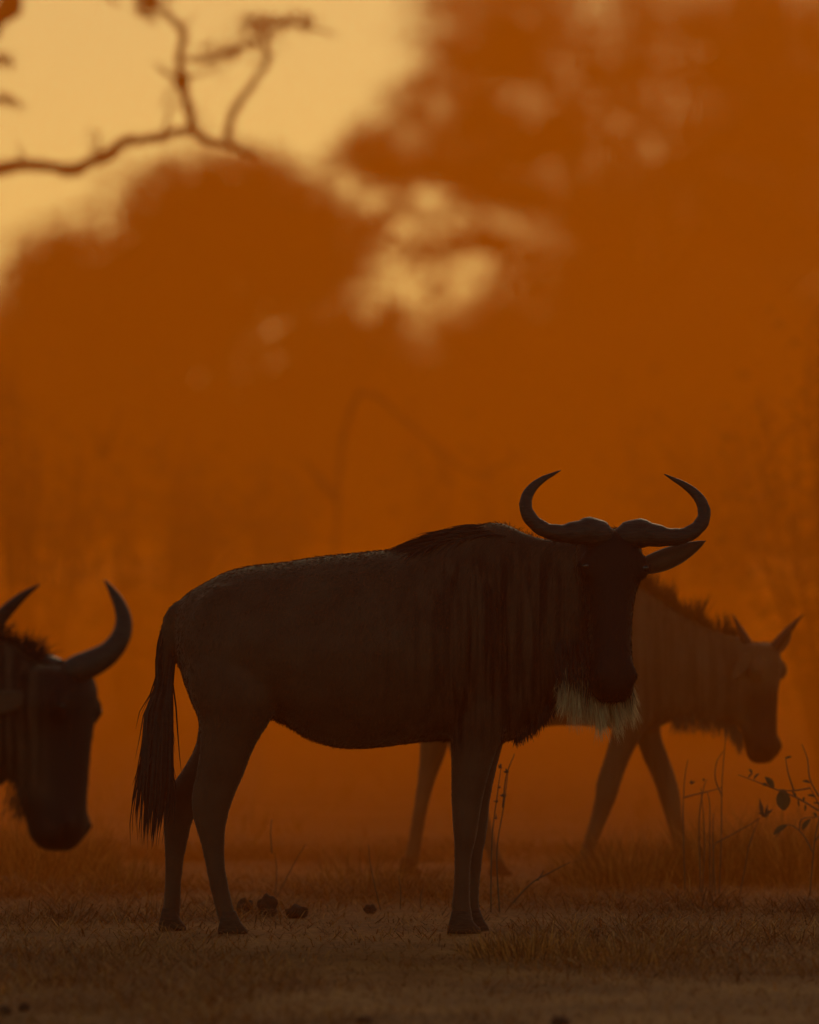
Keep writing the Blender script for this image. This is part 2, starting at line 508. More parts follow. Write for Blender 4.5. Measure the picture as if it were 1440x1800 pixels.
ADULT_BACK = [  # px x, top, bottom, half width, y
    (306, 1082, 1120, .03, 0), (314, 1062, 1160, .085, 0), (330, 1042, 1215, .15, 0), (360, 1024, 1250, .20, 0), (400, 1004, 1258, .235, 0),
    (450, 993, 1256, .25, 0), (500, 988, 1272, .262, 0), (545, 980, 1299, .275, 0), (600, 974, 1315, .285, 0), (660, 968, 1314, .28, 0),
    (715, 963, 1307, .272, 0), (770, 946, 1301, .255, 0), (820, 929, 1300, .235, 0), (858, 919, 1303, .205, 0), (888, 920, 1303, .175, -.005)]
ADULT_LEGS = {
 'hind_near': (-.13, [(1110, 335, 470, .09, .03), (1170, 328, 492, .115, .01), (1225, 335, 492, .115, 0), (1262, 350, 478, .10, 0), (1310, 352, 449, .08, 0), (1360, 345, 430, .062, 0),
      (1400, 336, 413, .05, 0), (1440, 341, 401, .041, 0), (1480, 353, 397, .034, 0), (1520, 362, 398, .03, 0), (1560, 370, 405, .03, 0),
      (1592, 378, 412, .034, 0), (1612, 384, 416, .033, 0), (1632, 390, 420, .03, 0)], (384, 436, .045)),
 'hind_far': (.13, [(1110, 318, 450, .09, -.03), (1170, 318, 480, .115, -.01), (1225, 330, 478, .115, 0), (1262, 347, 460, .10, 0), (1310, 343, 432, .08, 0), (1350, 322, 402, .062, 0),
      (1386, 297, 378, .05, 0), (1412, 286, 358, .044, 0), (1440, 284, 340, .04, 0), (1480, 286, 330, .034, 0), (1520, 288, 322, .03, 0), (1560, 287, 318, .03, 0),
      (1590, 285, 318, .034, 0), (1612, 282, 315, .033, 0), (1632, 284, 314, .03, 0)], (277, 326, .045)),
 'fore_near': (-.105, [(1090, 780, 880, .07, .03), (1150, 772, 892, .09, .02), (1230, 784, 898, .088, .01), (1290, 792, 886, .07, 0), (1340, 793, 866, .056, 0), (1400, 793, 850, .047, 0),
      (1440, 794, 843, .044, 0), (1472, 797, 838, .04, 0), (1505, 798, 830, .032, 0), (1550, 797, 827, .029, 0), (1588, 793, 828, .034, 0), (1612, 795, 832, .032, 0), (1632, 800, 836, .03, 0)], (786, 846, .045)),
 'fore_far': (.105, [(1090, 790, 890, .07, -.03), (1150, 790, 902, .09, -.02), (1230, 800, 904, .088, -.01), (1290, 806, 890, .07, 0), (1340, 810, 877, .056, 0), (1400, 813, 864, .047, 0),
      (1440, 815, 860, .044, 0), (1472, 820, 856, .04, 0), (1505, 823, 850, .032, 0), (1550, 825, 845, .029, 0), (1588, 822, 843, .034, 0), (1612, 826, 848, .032, 0), (1632, 830, 852, .03, 0)], (818, 860, .045)),
}

def adult(root_loc, label, neck_rows, hf, dx, dy, group, horns=None, tail_sway=0.0):
    root = thing('wildebeest', root_loc, label, 'wildebeest', group)
    off = Vector(root_loc)
    sh = Shell()
    torso(sh, [(X0(a)+dx, Z0(b), Z0(c), w, y+dy) for a, b, c, w, y in ADULT_BACK] + neck_rows, 60)
    # shoulder and haunch muscle
    for s in (-1, 1):
        sh.blob((X0(835)+dx, dy+s*.12, Z0(1125)), (.14, .105, .25))
        sh.blob((X0(405)+dx, dy+s*.10, Z0(1125)), (.15, .115, .20))
    hooves = []
    for nm, (y, rows, hv) in ADULT_LEGS.items():
        leg(sh, [(Z0(a), X0(b)+dx, X0(c)+dx, t, e) for a, b, c, t, e in rows], y+dy)
        hooves.append(hoof(X0(hv[0])+dx, X0(hv[1])+dx, y+dy, hv[2]*.9, off))
    head(sh, hf)
    dock = [(338, 1075, .050), (318, 1078, .044), (303, 1096, .036), (294, 1135, .029), (289, 1190, .023), (282, 1250, .017), (277, 1330, .010)]
    dp = spline([(X0(a)+dx, dy+tail_sway*i*.01, Z0(b), r) for i, (a, b, r) in enumerate(dock)], 20)
    sh.tube([p[:3] for p in dp], [p[3] for p in dp], 10)
    me = remeshed(sh, 'body', off, .011, 10)
    def fn(p):
        s, u, n = hf.inv(p)
        inhead = (-.06 < u < .62) and (-.2 < n < .15) and abs(s) < .16
        d = 0.0
        if inhead:
            d = sstep(-.05, .03, n)*sstep(-.02, .06, u)
            d = max(d, sstep(.36, .46, u)*sstep(-.16, -.10, n))
        x = (p.x-dx)/K0+720; z = p.z
        st = (.25*sstep(560, 700, x)+.75*sstep(700, 830, x))*sstep(Z0(1330), Z0(1290), z)*(1-0.75*sstep(Z0(1010), Z0(950), z))
        return st, d
    shade_attrs(me, off, fn)
    link('body', me, M['coat'], root)
    for s in (-1, 1):
        link('horn', horns(s) if horns else adult_horn(hf, s, off), M['horn'], root)
        tip, base = (hf(.335, .056, .0) if s > 0 else hf(-.19, .13, -.20), hf(s*.092, .128, -.02) if s > 0 else hf(-.075, .12, -.08)) if horns is None else (hf(s*.20, .16, -.20), hf(s*.085, .11, -.06))
        link('ear', ear(base, tip, -hf.u, .074*hf.k, off), M['coat'], root)
    for h in hooves: link('hoof', h, M['hoof'], root)
    eyes(hf, root, off)
    # tail hair: locks that follow the hanging dock, wide in the middle and ending in points
    TP = spline([(303, 1080, 9), (294, 1130, 15), (290, 1175, 14), (289, 1205, 12), (280, 1250, 22), (277, 1310, 24), (273, 1390, 28), (268, 1445, 26), (264, 1500, 20)], 120)
    n = 1500
    y0 = 1085+230*rng.random(n)**1.2
    y1 = np.minimum(y0+rng.uniform(70, 300, n), 1375+120*rng.random(n)**1.6)
    y1 = np.maximum(y1, y0+60)
    o1 = np.clip(rng.normal(0, .5, n), -1.05, 1.05); o2 = np.clip(rng.normal(0, .45, n), -1, 1)
    lock = np.round(o1*4)/4
    seg = 6; V = np.zeros((n, seg+1, 2, 3))
    sy = rng.uniform(-.6, .6, n)
    for i in range(seg+1):
        t = i/seg
        yy = y0+(y1-y0)*t
        cx = np.interp(yy, TP[:, 1], TP[:, 0]); hw = np.interp(yy, TP[:, 1], TP[:, 2])
        oo = o1*(1-t*.3)+lock*t*.3+np.sin(y0*.7)*.12*t+np.where(np.sin(y0*91) > .93, np.sin(y0*17)*.9*t, 0)
        x = X0(cx+oo*hw)+dx; y = dy+o2*hw*K0*.8; z = Z0(yy)
        ww = .006*(.35+.65*min(1, t*4))*(1-t**3*.92)*.5
        V[:, i, 0] = np.stack([x-ww, y-ww*sy, z], 1); V[:, i, 1] = np.stack([x+ww, y+ww*sy, z], 1)
    V -= np.array(off)
    bb = (np.arange(n)*(seg+1)*2)[:, None]
    F = np.stack([np.concatenate([bb+2*i, bb+2*i+1, bb+2*i+3, bb+2*i+2], 1) for i in range(seg)], 1).reshape(-1, 4)
    link('tail_hair', np_mesh('tail_hair', V.reshape(-1, 3), F), M['black_hair'], root)
    return root, sh, off

def surf_hair(root, name, material, off, roots, dirs, L, w, sag, seg=4, jitter=.1):
    return link(name, strands(name, roots, dirs, L, w, off, sag, seg, jitter), material, root)

GROUP = 'wildebeest standing and walking in the dust'
# --- the standing animal in the middle
hf = HeadFrame(pt(1071, 928, 38.0, -.20), (-.010, -.20, -.98), (.24, -1, 0), R(1.3))
neck = [(X0(918), Z0(934), Z0(1292), .145, -.02), (X0(950), Z0(945), Z0(1262), .125, -.045), (X0(985), Z0(948), Z0(1225), .112, -.08),
        (X0(1020), Z0(950), Z0(1185), .10, -.11), (X0(1050), Z0(955), Z0(1120), .085, -.13), (X0(1066), Z0(965), Z0(1080), .06, -.14)]
wb, _, off = adult((X0(620), 0, 0), 'large dark wildebeest standing side-on in the middle, face turned to the viewer', neck, hf, 0, 0, GROUP)

def along(rows, n, d):
    """random points along a polyline of (px,py)"""
    P_ = spline(rows, 200); k = rng.random(n)
    Q = P_[(k*199).astype(int)]
    return np.array([list(pt(a, b, d)) for a, b in Q]), k

# crest of dark hair over the hump
n = 2200
p, k = along([(742, 953), (780, 941), (820, 928), (860, 919), (890, 921), (906, 931)], n, 38)
p[:, 1] += rng.normal(-.005, .03, n); p[:, 2] -= .012 + np.abs(p[:, 1])*.35
d = np.stack([-1+rng.normal(0, .08, n), rng.normal(0, .16, n)-.10, .16+.12*np.sin(k*3.1)+rng.normal(0, .025, n)], 1)
surf_hair(wb, 'mane', M['black_hair'], off, p, d, rng.uniform(.07, .15, n), .006, .62, 5, .05)
n = 260   # locks falling over the near shoulder
p, k = along([(740, 957), (790, 945), (850, 934)], n, 38)
p[:, 1] -= rng.uniform(.03, .09, n); p[:, 2] -= .01
d = np.stack([-.8+rng.normal(0, .1, n), np.full(n, -.35), np.full(n, -.15)], 1)
surf_hair(wb, 'mane_lock', M['black_hair'], off, p, d, rng.uniform(.10, .18, n), .005, 1.0)
# pale beard under the throat and dark hair along the throat
n = 3600
s = np.clip(rng.normal(-.025, .07, n), -.14, .078)
lock = np.round(s*70)
rt = np.array([list(hf(a, rng.uniform(.47, .57)+.012*math.sin(l*2.3)-(.02 if a < -.05 else 0), rng.uniform(-.15, -.07))) for a, l in zip(s, lock)])
lk = np.sin(lock*12.9898)*43758.5453; lk -= np.floor(lk)
d = np.stack([.20+s*2.2+(lk-.5)*.35+rng.normal(0, .09, n), rng.normal(-.15, .08, n), -np.ones(n)], 1)
surf_hair(wb, 'beard', M['pale_hair'], off, rt, d, (.075+.06*lk)*rng.uniform(.5, 1.15, n), .0022, .35, 5, .16)
n = 700
s = rng.uniform(-.17, -.055, n)
rt = np.array([list(hf(a, rng.uniform(.36, .49), rng.uniform(-.13, -.05))) for a in s])
d = np.stack([.05+rng.normal(0, .12, n), rng.normal(-.12, .08, n), -np.ones(n)], 1)
surf_hair(wb, 'cheek_hair', M['black_hair'], off, rt, d, rng.uniform(.04, .10, n), .0028, .25, 4, .12)
n = 500
s = np.clip(rng.normal(0, .045, n), -.10, .08)
rt = np.array([list(hf(a, rng.uniform(.46, .54), rng.uniform(-.10, -.05))) for a in s])
d = np.stack([.10+s*.9+rng.normal(0, .07, n), rng.normal(-.1, .08, n), -np.ones(n)], 1)
surf_hair(wb, 'chin_hair', M['black_hair'], off, rt, d, rng.uniform(.03, .085, n), .003, .25, 4, .06)
n = 1300
p, k = along([(905, 1290), (940, 1268), (975, 1232), (1010, 1192), (1030, 1170)], n, 38)
p[:, 1] += rng.normal(0, .03, n) - .10*k; p[:, 2] += .02
d = np.stack([rng.normal(.05, .15, n), rng.normal(0, .12, n), -np.ones(n)], 1)
surf_hair(wb, 'throat_hair', M['black_hair'], off, p, d, rng.uniform(.03, .075, n), .005, .3)

# --- the animal at the left edge, head low and nearer the camera
DL = 33.5
def XL(px): return (px-720)*DL/20000.0
def ZL(py): return CAM_H+(770-py)*DL/20000.0
yL = CAM_Y+DL
hfl = HeadFrame((XL(112), yL-.10, ZL(1168)), (.0, -.10, -.99), (.90, -.46, 0), R(-1.0), 0.94, 1.10)
dxl = XL(-128) - X0(935)
def left_horns(side):
    rows = ([(122, 1180, 21, -.16), (142, 1173, 25, -.17), (168, 1162, 24, -.17), (195, 1145, 20.5, -.17), (214, 1120, 17.5, -.16), (220, 1092, 15, -.14), (213, 1064, 11.5, -.12), (200, 1040, 7.5, -.10), (185, 1019, 1.5, -.09)]
            if side > 0 else [(112, 1180, 21, -.14), (88, 1176, 25, -.08), (50, 1166, 23, .02), (12, 1150, 20, .10), (-12, 1125, 17.5, .14), (-12, 1100, 15.5, .15), (8, 1076, 12, .14), (36, 1050, 8, .12), (67, 1028, 1.5, .10)])
    rr = spline([list(pt(a, b, DL, e)) + [r*DL/20000.0] for a, b, r, e in rows], 40)
    sh = Shell(); sh.tube([r[:3] for r in rr], [max(r[3], .0015) for r in rr], 16)
    return sh.mesh('horn', Vector((X0(620)+dxl, yL, 0)))
neckl = [(-1.42, 1.26, .66, .145, yL), (-1.33, 1.175, .625, .125, yL-.01), (-1.24, 1.10, .615, .115, yL-.03), (-1.16, 1.045, .66, .105, yL-.06),
         (-1.10, 1.00, .74, .09, yL-.08), (-1.06, .97, .82, .06, yL-.09)]
wl, _, offl = adult((X0(620)+dxl, yL, 0), 'wildebeest at the left edge lowering its head, only head and one full horn in view', neckl, hfl, dxl, yL, GROUP, left_horns)
n = 700
k = rng.random(n)
P_ = spline([(-1.50, 1.30), (-1.42, 1.25), (-1.33, 1.17), (-1.24, 1.10), (-1.15, 1.045), (-1.09, 1.01)], 100)
q = P_[(k*99).astype(int)]
rt = np.stack([q[:, 0], np.full(n, yL)-.08*k+rng.normal(0, .02, n), q[:, 1]-.02], 1)
d = np.stack([rng.normal(.35, .3, n), rng.normal(-.1, .3, n), np.ones(n)*.6], 1)
surf_hair(wl, 'mane', M['black_hair'], offl, rt, d, rng.uniform(.04, .10, n), .005, .8)
n = 300
s = rng.uniform(-.05, .06, n)
rt = np.array([list(hfl(a, rng.uniform(.28, .46), -.10-.05*rng.random())) for a in s])
d = np.stack([rng.normal(-.3, .2, n), rng.normal(0, .2, n), -np.ones(n)], 1)
surf_hair(wl, 'beard', M['brown_hair'], offl, rt, d, rng.uniform(.02, .05, n), .004, .3)

# --- the young animal walking behind
DC = 43.0
def XC(px): return (px-720)*DC/20000.0
def ZC(py): return CAM_H+(770-py)*DC/20000.0
yC = CAM_Y+DC
cl = (XC(950), yC, 0)
calf = thing('wildebeest', cl, 'young brown wildebeest with short straight horns walking behind, head lowered', 'wildebeest', GROUP)
offc = Vector(cl)
hfc = HeadFrame((XC(1336), yC-.05, ZC(1128)), (.015, -.05, -1), (.78, -.62, .1), R(1.0), 0.79)
sh = Shell()
torso(sh, [(XC(a), ZC(b), ZC(c), w, yC+y) for a, b, c, w, y in
    [(733, 1095, 1150, .03, 0), (742, 1080, 1190, .08, 0), (765, 1062, 1235, .13, 0), (820, 1045, 1270, .17, 0), (900, 1040, 1280, .19, 0), (980, 1034, 1275, .19, 0),
     (1050, 1026, 1276, .18, 0), (1100, 1024, 1284, .16, 0), (1135, 1034, 1288, .135, 0), (1165, 1054, 1274, .11, 0), (1200, 1076, 1262, .095, 0),
     (1240, 1100, 1266, .085, -.01), (1280, 1115, 1274, .08, -.03), (1310, 1122, 1272, .065, -.05), (1330, 1135, 1240, .045, -.05)]], 50)
CALF_LEGS = [
 (-.09, [(1150, 1065, 1140, .06, .03), (1210, 1068, 1148, .07, .01), (1260, 1075, 1145, .062, 0), (1292, 1072, 1128, .05, 0), (1330, 1062, 1108, .042, 0), (1372, 1048, 1092, .036, 0),
   (1400, 1045, 1084, .034, 0), (1440, 1036, 1067, .028, 0), (1480, 1024, 1051, .024, 0), (1512, 1014, 1040, .026, 0), (1530, 1012, 1036, .025, 0)], (1003, 1042)),
 (.09, [(1150, 1085, 1160, .06, -.03), (1210, 1092, 1165, .07, -.01), (1260, 1104, 1164, .062, 0), (1292, 1116, 1163, .05, 0), (1330, 1130, 1176, .042, 0), (1370, 1148, 1190, .036, 0),
   (1405, 1160, 1198, .034, 0), (1445, 1172, 1202, .028, 0), (1485, 1184, 1210, .024, 0), (1512, 1192, 1216, .026, 0), (1530, 1196, 1219, .025, 0)], (1190, 1228)),
 (.09, [(1110, 745, 840, .07, -.03), (1180, 738, 850, .085, -.01), (1240, 740, 825, .075, 0), (1290, 738, 796, .056, 0), (1335, 737, 781, .042, 0), (1370, 734, 767, .034, 0), (1420, 727, 753, .028, 0),
   (1470, 719, 744, .025, 0), (1508, 711, 738, .027, 0), (1530, 709, 734, .025, 0)], (700, 740)),
 (-.09, [(1110, 750, 845, .07, .03), (1180, 755, 860, .085, .01), (1240, 770, 858, .075, 0), (1300, 785, 852, .056, 0), (1350, 800, 850, .044, 0), (1395, 814, 852, .036, 0), (1440, 834, 862, .029, 0),
   (1480, 848, 873, .025, 0), (1512, 859, 885, .027, 0), (1532, 866, 890, .025, 0)], (858, 900))]
for y, rows, hv in CALF_LEGS:
    leg(sh, [(ZC(a), XC(b), XC(c), t, e) for a, b, c, t, e in rows], yC+y)
head(sh, hfc)
tp = spline([(XC(735), yC, ZC(1100), .024), (XC(722), yC, ZC(1160), .02), (XC(724), yC, ZC(1215), .012), (XC(728), yC, ZC(1250), .008)], 12)
sh.tube([p[:3] for p in tp], [p[3] for p in tp], 8)
me = remeshed(sh, 'body', offc, .010, 6)
def fnc(p):
    s, u, n = hfc.inv(p)
    d = 0.0
    if -.06 < u < .62 and abs(n) < .2 and abs(s) < .16:
        d = 0.9*sstep(.16, .28, u)*sstep(-.06, .0, n); d = max(d, sstep(.36, .48, u)*sstep(-.17, -.08, n))
    x = p.x/DC*20000+720
    return sstep(1020, 1130, x)*(0.6 if x < 1300 else 0.0), d
shade_attrs(me, offc, fnc)
link('body', me, M['calf'], calf)
for y, rows, hv in CALF_LEGS:
    link('hoof', hoof(XC(hv[0]), XC(hv[1]), yC+y, .034, offc, .06), M['hoof'], calf)
for a, b, c in (((1318, 1140), (1303, 1112), (1287, 1079)), ((1356, 1142), (1383, 1110), (1411, 1079))):
    sh = Shell()
    rows = spline([(XC(a[0]), yC-.06, ZC(a[1]), .021), (XC(b[0]), yC-.07, ZC(b[1]), .015), (XC(c[0]), yC-.08, ZC(c[1]), .002)], 14)
    sh.tube([r[:3] for r in rows], [r[3] for r in rows], 12)
    link('horn', sh.mesh('horn', offc), M['horn'], calf)
link('ear', ear((XC(1362), yC-.02, ZC(1148)), (XC(1398), yC+.02, ZC(1100)), (-.6, 0, .6), .05, offc, .014), M['calf'], calf)
link('ear', ear((XC(1315), yC-.11, ZC(1150)), (XC(1290), yC-.16, ZC(1196)), (-.8, 0, .4), .05, offc, .014), M['calf'], calf)
eyes(hfc, calf, offc)
n = 1500
P_ = spline([(1110, 1026), (1140, 1038), (1180, 1066), (1220, 1088), (1262, 1110), (1300, 1120)], 100)
k = rng.random(n); q = P_[(k*99).astype(int)]
rt = np.array([[XC(a), yC+rng.normal(-.01, .015), ZC(b)-.012] for a, b in q])
tuft = np.sin(k*23)*.22+np.sin(k*61)*.12
d = np.stack([-.10+tuft+rng.normal(.0, .10, n), rng.normal(0, .14, n), np.ones(n)], 1)
surf_hair(calf, 'mane', M['brown_hair'], offc, rt, d, (.12+.035*np.sin(k*31))*rng.uniform(.25, 1.35, n)*(1-.5*k), .0028, .4, 5, .22)
n = 420
P_ = spline([(1182, 1260), (1210, 1258), (1250, 1262), (1285, 1272), (1305, 1300)], 100)
k = rng.random(n); q = P_[(k*99).astype(int)]
rt = np.array([[XC(a), yC-.03*kk+rng.normal(0, .02), ZC(b)+.02] for (a, b), kk in zip(q, k)])
d = np.stack([rng.normal(-.05, .15, n), rng.normal(0, .15, n), -np.ones(n)], 1)
surf_hair(calf, 'beard', M['tan_hair'], offc, rt, d, rng.uniform(.05, .10, n), .005, .3)
n = 200
rt = np.array([list(tp[min(11, int(5+6*rng.random()))][:3]) for _ in range(n)])
d = np.stack([rng.normal(0, .08, n), rng.normal(0, .08, n), -np.ones(n)], 1)
surf_hair(calf, 'tail_hair', M['black_hair'], offc, rt, d, rng.uniform(.03, .09, n), .005, .1)

def fur(body, root, off, n, length, material, keep=None):
    """short lying coat hair over the whole skin, longer where the coat is brindled"""
    me = body.data; m = len(me.polygons)
    c = np.zeros(m*3, np.float32); me.polygons.foreach_get('center', c); c = c.reshape(-1, 3)
    nr = np.zeros(m*3, np.float32); me.polygons.foreach_get('normal', nr); nr = nr.reshape(-1, 3)
    ar = np.zeros(m, np.float32); me.polygons.foreach_get('area', ar)
    ls = np.zeros(m, np.int32); me.polygons.foreach_get('loop_start', ls)
    vi = np.zeros(len(me.loops), np.int32); me.loops.foreach_get('vertex_index', vi)
    st = np.zeros(len(me.vertices), np.float32); me.attributes['stripe'].data.foreach_get('value', st)
    dk = np.zeros(len(me.vertices), np.float32); me.attributes['dark'].data.foreach_get('value', dk)
    q = rng.choice(m, n, p=ar/ar.sum())
    v = vi[ls[q]]; S_ = st[v]; D_ = dk[v]; N_ = nr[q]
    r = rng.normal(0, .006, (n, 3)); r -= N_*(r*N_).sum(1, keepdims=True)
    p = c[q]+r+np.array(off)-N_*.001
    fl = np.stack([rng.normal(-.45, .12, n)*(1-.7*S_), rng.normal(0, .1, n), np.full(n, -.9)], 1)
    fl -= N_*(fl*N_).sum(1, keepdims=True)
    d = fl+N_*rng.uniform(.06, .24, n)[:, None]
    L = length*rng.uniform(.6, 1.4, n)*(1+1.9*S_*rng.random(n)**2)*(1-.5*D_)*np.clip((p[:, 2]-.3)/.4, .35, 1)
    fm = strands('coat_hair', p, d, L, .0017, off, .12, 2, .08)
    for nm, a in (('stripe', S_), ('dark', D_)):
        at = fm.attributes.new(nm, 'FLOAT', 'POINT'); at.data.foreach_set('value', np.repeat(a, 6).astype(np.float32))
    link('coat_hair', fm, material, root)
fur(next(c for c in wb.children if c.name.startswith('body')), wb, off, 110000, .014, M['coat'])
fur(next(c for c in wl.children if c.name.startswith('body')), wl, offl, 50000, .013, M['coat'])
fur(next(c for c in calf.children if c.name.startswith('body')), calf, offc, 45000, .014, M['calf'])

# ------------------------------------------------------------------ trees and shrubs
def leaf_mesh(name, centres, size, off):
    n = len(centres)
    a = rng.normal(size=(n, 3)); a /= np.linalg.norm(a, axis=1, keepdims=True)
    b = rng.normal(size=(n, 3)); b -= a*(a*b).sum(1, keepdims=True); b /= np.linalg.norm(b, axis=1, keepdims=True)
    s = size*rng.uniform(.6, 1.4, n)[:, None]
    c = np.asarray(centres) - np.array(off)
    V = np.stack([c-a*s, c+b*s*.42+a*s*.05, c+a*s, c-b*s*.42+a*s*.05], 1).reshape(-1, 3)
    F = np.arange(n*4).reshape(n, 4)
    return np_mesh(name, V, F)

def blob_points(blobs, d):
    """blobs: px, py, rx, ry (photo pixels at distance d), depth m, clusters, leaves per cluster, spread m"""
    out = []
    for px, py, rx, ry, dep, nc, nl, sp in blobs:
        v = rng.normal(size=(nc, 3)); v /= np.linalg.norm(v, axis=1, keepdims=True)
        v *= (rng.random(nc)**.45)[:, None]
        c = pt(px, py, d)
        k = d/20000.0
        cc = np.array(c) + v*np.array([rx*k, dep, ry*k])
        pts = np.repeat(cc, nl, 0) + rng.normal(0, sp, (nc*nl, 3))*np.array([1, 1, .75])
        out.append(pts)
    out = np.concatenate(out)
    return out[out[:, 2] > 0.03]

def limb(sh, pts, r0, r1, d, n=24, seg=8, curve=1.0):
    rows = spline([list(pt(a, b, d + (e if len(q) else 0))) for a, b, *q in pts for e in [q[0] if q else 0]], n)
    kn = rng.uniform(.82, 1.22, n)
    sh.tube([r+rng.normal(0, r0*.16, 3) for r in rows], [(r0+(r1-r0)*(i/(n-1))**curve)*kn[i] for i in range(n)], seg)
    for _ in range(int(n/5)):      # side twigs
        i = int(rng.integers(3, n-2)); rr = max(r1*.5, .004)
        q = Vector(rows[i]); e = q+Vector((rng.normal(0, 1), rng.normal(0, .6), rng.normal(.5, 1))).normalized()*(r0+r1)*rng.uniform(2, 6)
        sh.tube([q, (q+e)/2+Vector(rng.normal(0, r0*.5, 3)), e], [rr, rr*.7, rr*.3], 5)

def tree(name, label, cat, base_px, d, blobs, trunk, limbs, leafsize, leafmat, group=None, crown='crown'):
    base = Vector(((base_px-720)*d/20000.0, CAM_Y+d, 0))
    root = thing(name, base, label, cat, group)
    sh = Shell()
    if trunk:
        rows = spline([list(p) for p in trunk], 20)
        sh.tube([r[:3] for r in rows], [r[3] for r in rows], 10)
    for pts, r0, r1 in limbs: limb(sh, pts, r0, r1, d)
    if sh.v: link('trunk', sh.mesh('trunk', base), M['bark'], root)
    if blobs: link(crown, leaf_mesh(crown, blob_points(blobs, d), leafsize, base), leafmat, root)
    return root

TG = 'trees beyond the dust'
d = 125.0
gy = CAM_Y+d
bx = (390-720)*d/20000
tree('bushy_tree', 'rounded bushy tree behind the standing animal, its domed top below open sky', 'tree', 390, d,
     [(390, 420, 170, 155, 1.3, 170, 36, .18), (160, 550, 160, 145, 1.3, 140, 36, .2), (520, 470, 105, 160, 1.2, 100, 36, .18), (640, 650, 110, 130, 1.2, 60, 36, .2),
      (330, 740, 420, 220, 1.6, 420, 40, .22), (60, 640, 110, 170, 1.2, 80, 36, .22), (340, 380, 210, 120, 1.2, 50, 26, .18), (100, 470, 90, 80, 1.2, 14, 22, .2), (620, 430, 50, 90, .8, 10, 20, .15), (320, 530, 130, 90, 1.0, 90, 36, .18)],
     [(bx, gy, 0, .16), (bx+.05, gy, 1.0, .13), (bx-.05, gy, 2.2, .09), (bx, gy, 3.4, .04)],
     [([(390, 900), (250, 760), (150, 560)], .08, .02), ([(390, 860), (500, 700), (560, 480)], .08, .02)], .075, M['leaf'], TG)
d = 170.0
gy = CAM_Y+d
bx = (1250-720)*d/20000
tree('acacia_tree', 'tall spreading acacia filling the upper right, sky showing through gaps in its crown', 'tree', 1250, d,
     [(880, 50, 150, 165, 1.6, 105, 35, .24), (800, 170, 80, 70, .8, 16, 30, .2), (715, 205, 70, 80, .8, 12, 22, .16), (1120, 120, 330, 240, 2.2, 200, 36, .36), (1390, 220, 250, 300, 2.2, 360, 36, .34),
      (1010, 330, 210, 100, 1.6, 84, 32, .24), (1270, 450, 300, 170, 2.0, 260, 36, .34), (1060, 560, 230, 150, 1.6, 200, 36, .3), (1180, 740, 420, 200, 1.8, 500, 36, .3), (850, 650, 130, 120, 1.4, 90, 36, .26),
      (650, 275, 70, 55, .8, 20, 30, .15), (900, 235, 140, 60, .9, 66, 32, .2), (760, 300, 140, 30, .9, 36, 32, .13), (880, 345, 90, 34, .9, 22, 30, .13), (655, 395, 50, 26, .6, 8, 26, .09), (700, 370, 40, 20, .6, 5, 26, .08), (850, 432, 110, 18, .6, 18, 32, .09),
      (760, 400, 130, 40, .9, 10, 26, .14), (730, 490, 120, 70, .9, 10, 22, .2), (700, 250, 100, 130, .9, 22, 12, .22)],
     [(bx, gy, 0, .34), (bx-.1, gy, 1.4, .28), (bx+.1, gy, 2.8, .22), (bx-.1, gy, 4.5, .15), (bx, gy, 6.0, .08)],
     [([(1250, 760), (1080, 520), (940, 440), (780, 436), (600, 425)], .15, .07), ([(1250, 650), (1000, 380), (860, 320), (640, 300)], .10, .02),
      ([(1250, 560), (1100, 260), (900, 90)], .10, .02), ([(1250, 560), (1380, 300), (1480, 120)], .10, .02)], .09, M['leaf'], TG)

d = 160.0
gy = CAM_Y+d
for j, (px, hh, lab) in enumerate(((-420, 420, 'scrub tree on the far left of the hazy thicket'), (60, 560, 'hazy scrub tree low behind the left animal'), (520, 640, 'hazy scrub tree filling the gap below the notch of sky'),
        (900, 560, 'hazy scrub tree behind the curved horns'), (1330, 470, 'hazy scrub tree low behind the right edge'), (1850, 300, 'scrub tree on the far right of the hazy thicket'))):
    bx = (px-720)*d/20000
    zt = CAM_H+(770-hh)*d/20000.0
    tree('scrub_tree', lab, 'tree', px, d, [(px, hh+230, 260, 230, 1.6, 620, 34, .22), (px-120, 830, 240, 130, 1.4, 300, 34, .22), (px+150, 840, 240, 130, 1.4, 300, 34, .22)],
         [(bx, gy, 0, .14), (bx+.06, gy, zt*.3, .11), (bx-.06, gy, zt*.6, .07), (bx, gy, zt*.85, .03)],
         [([(px, 880), (px-80, 800), (px-150, 720)], .06, .02), ([(px, 860), (px+80, 760), (px+160, 700)], .06, .02)], .085, M['leaf'], TG)

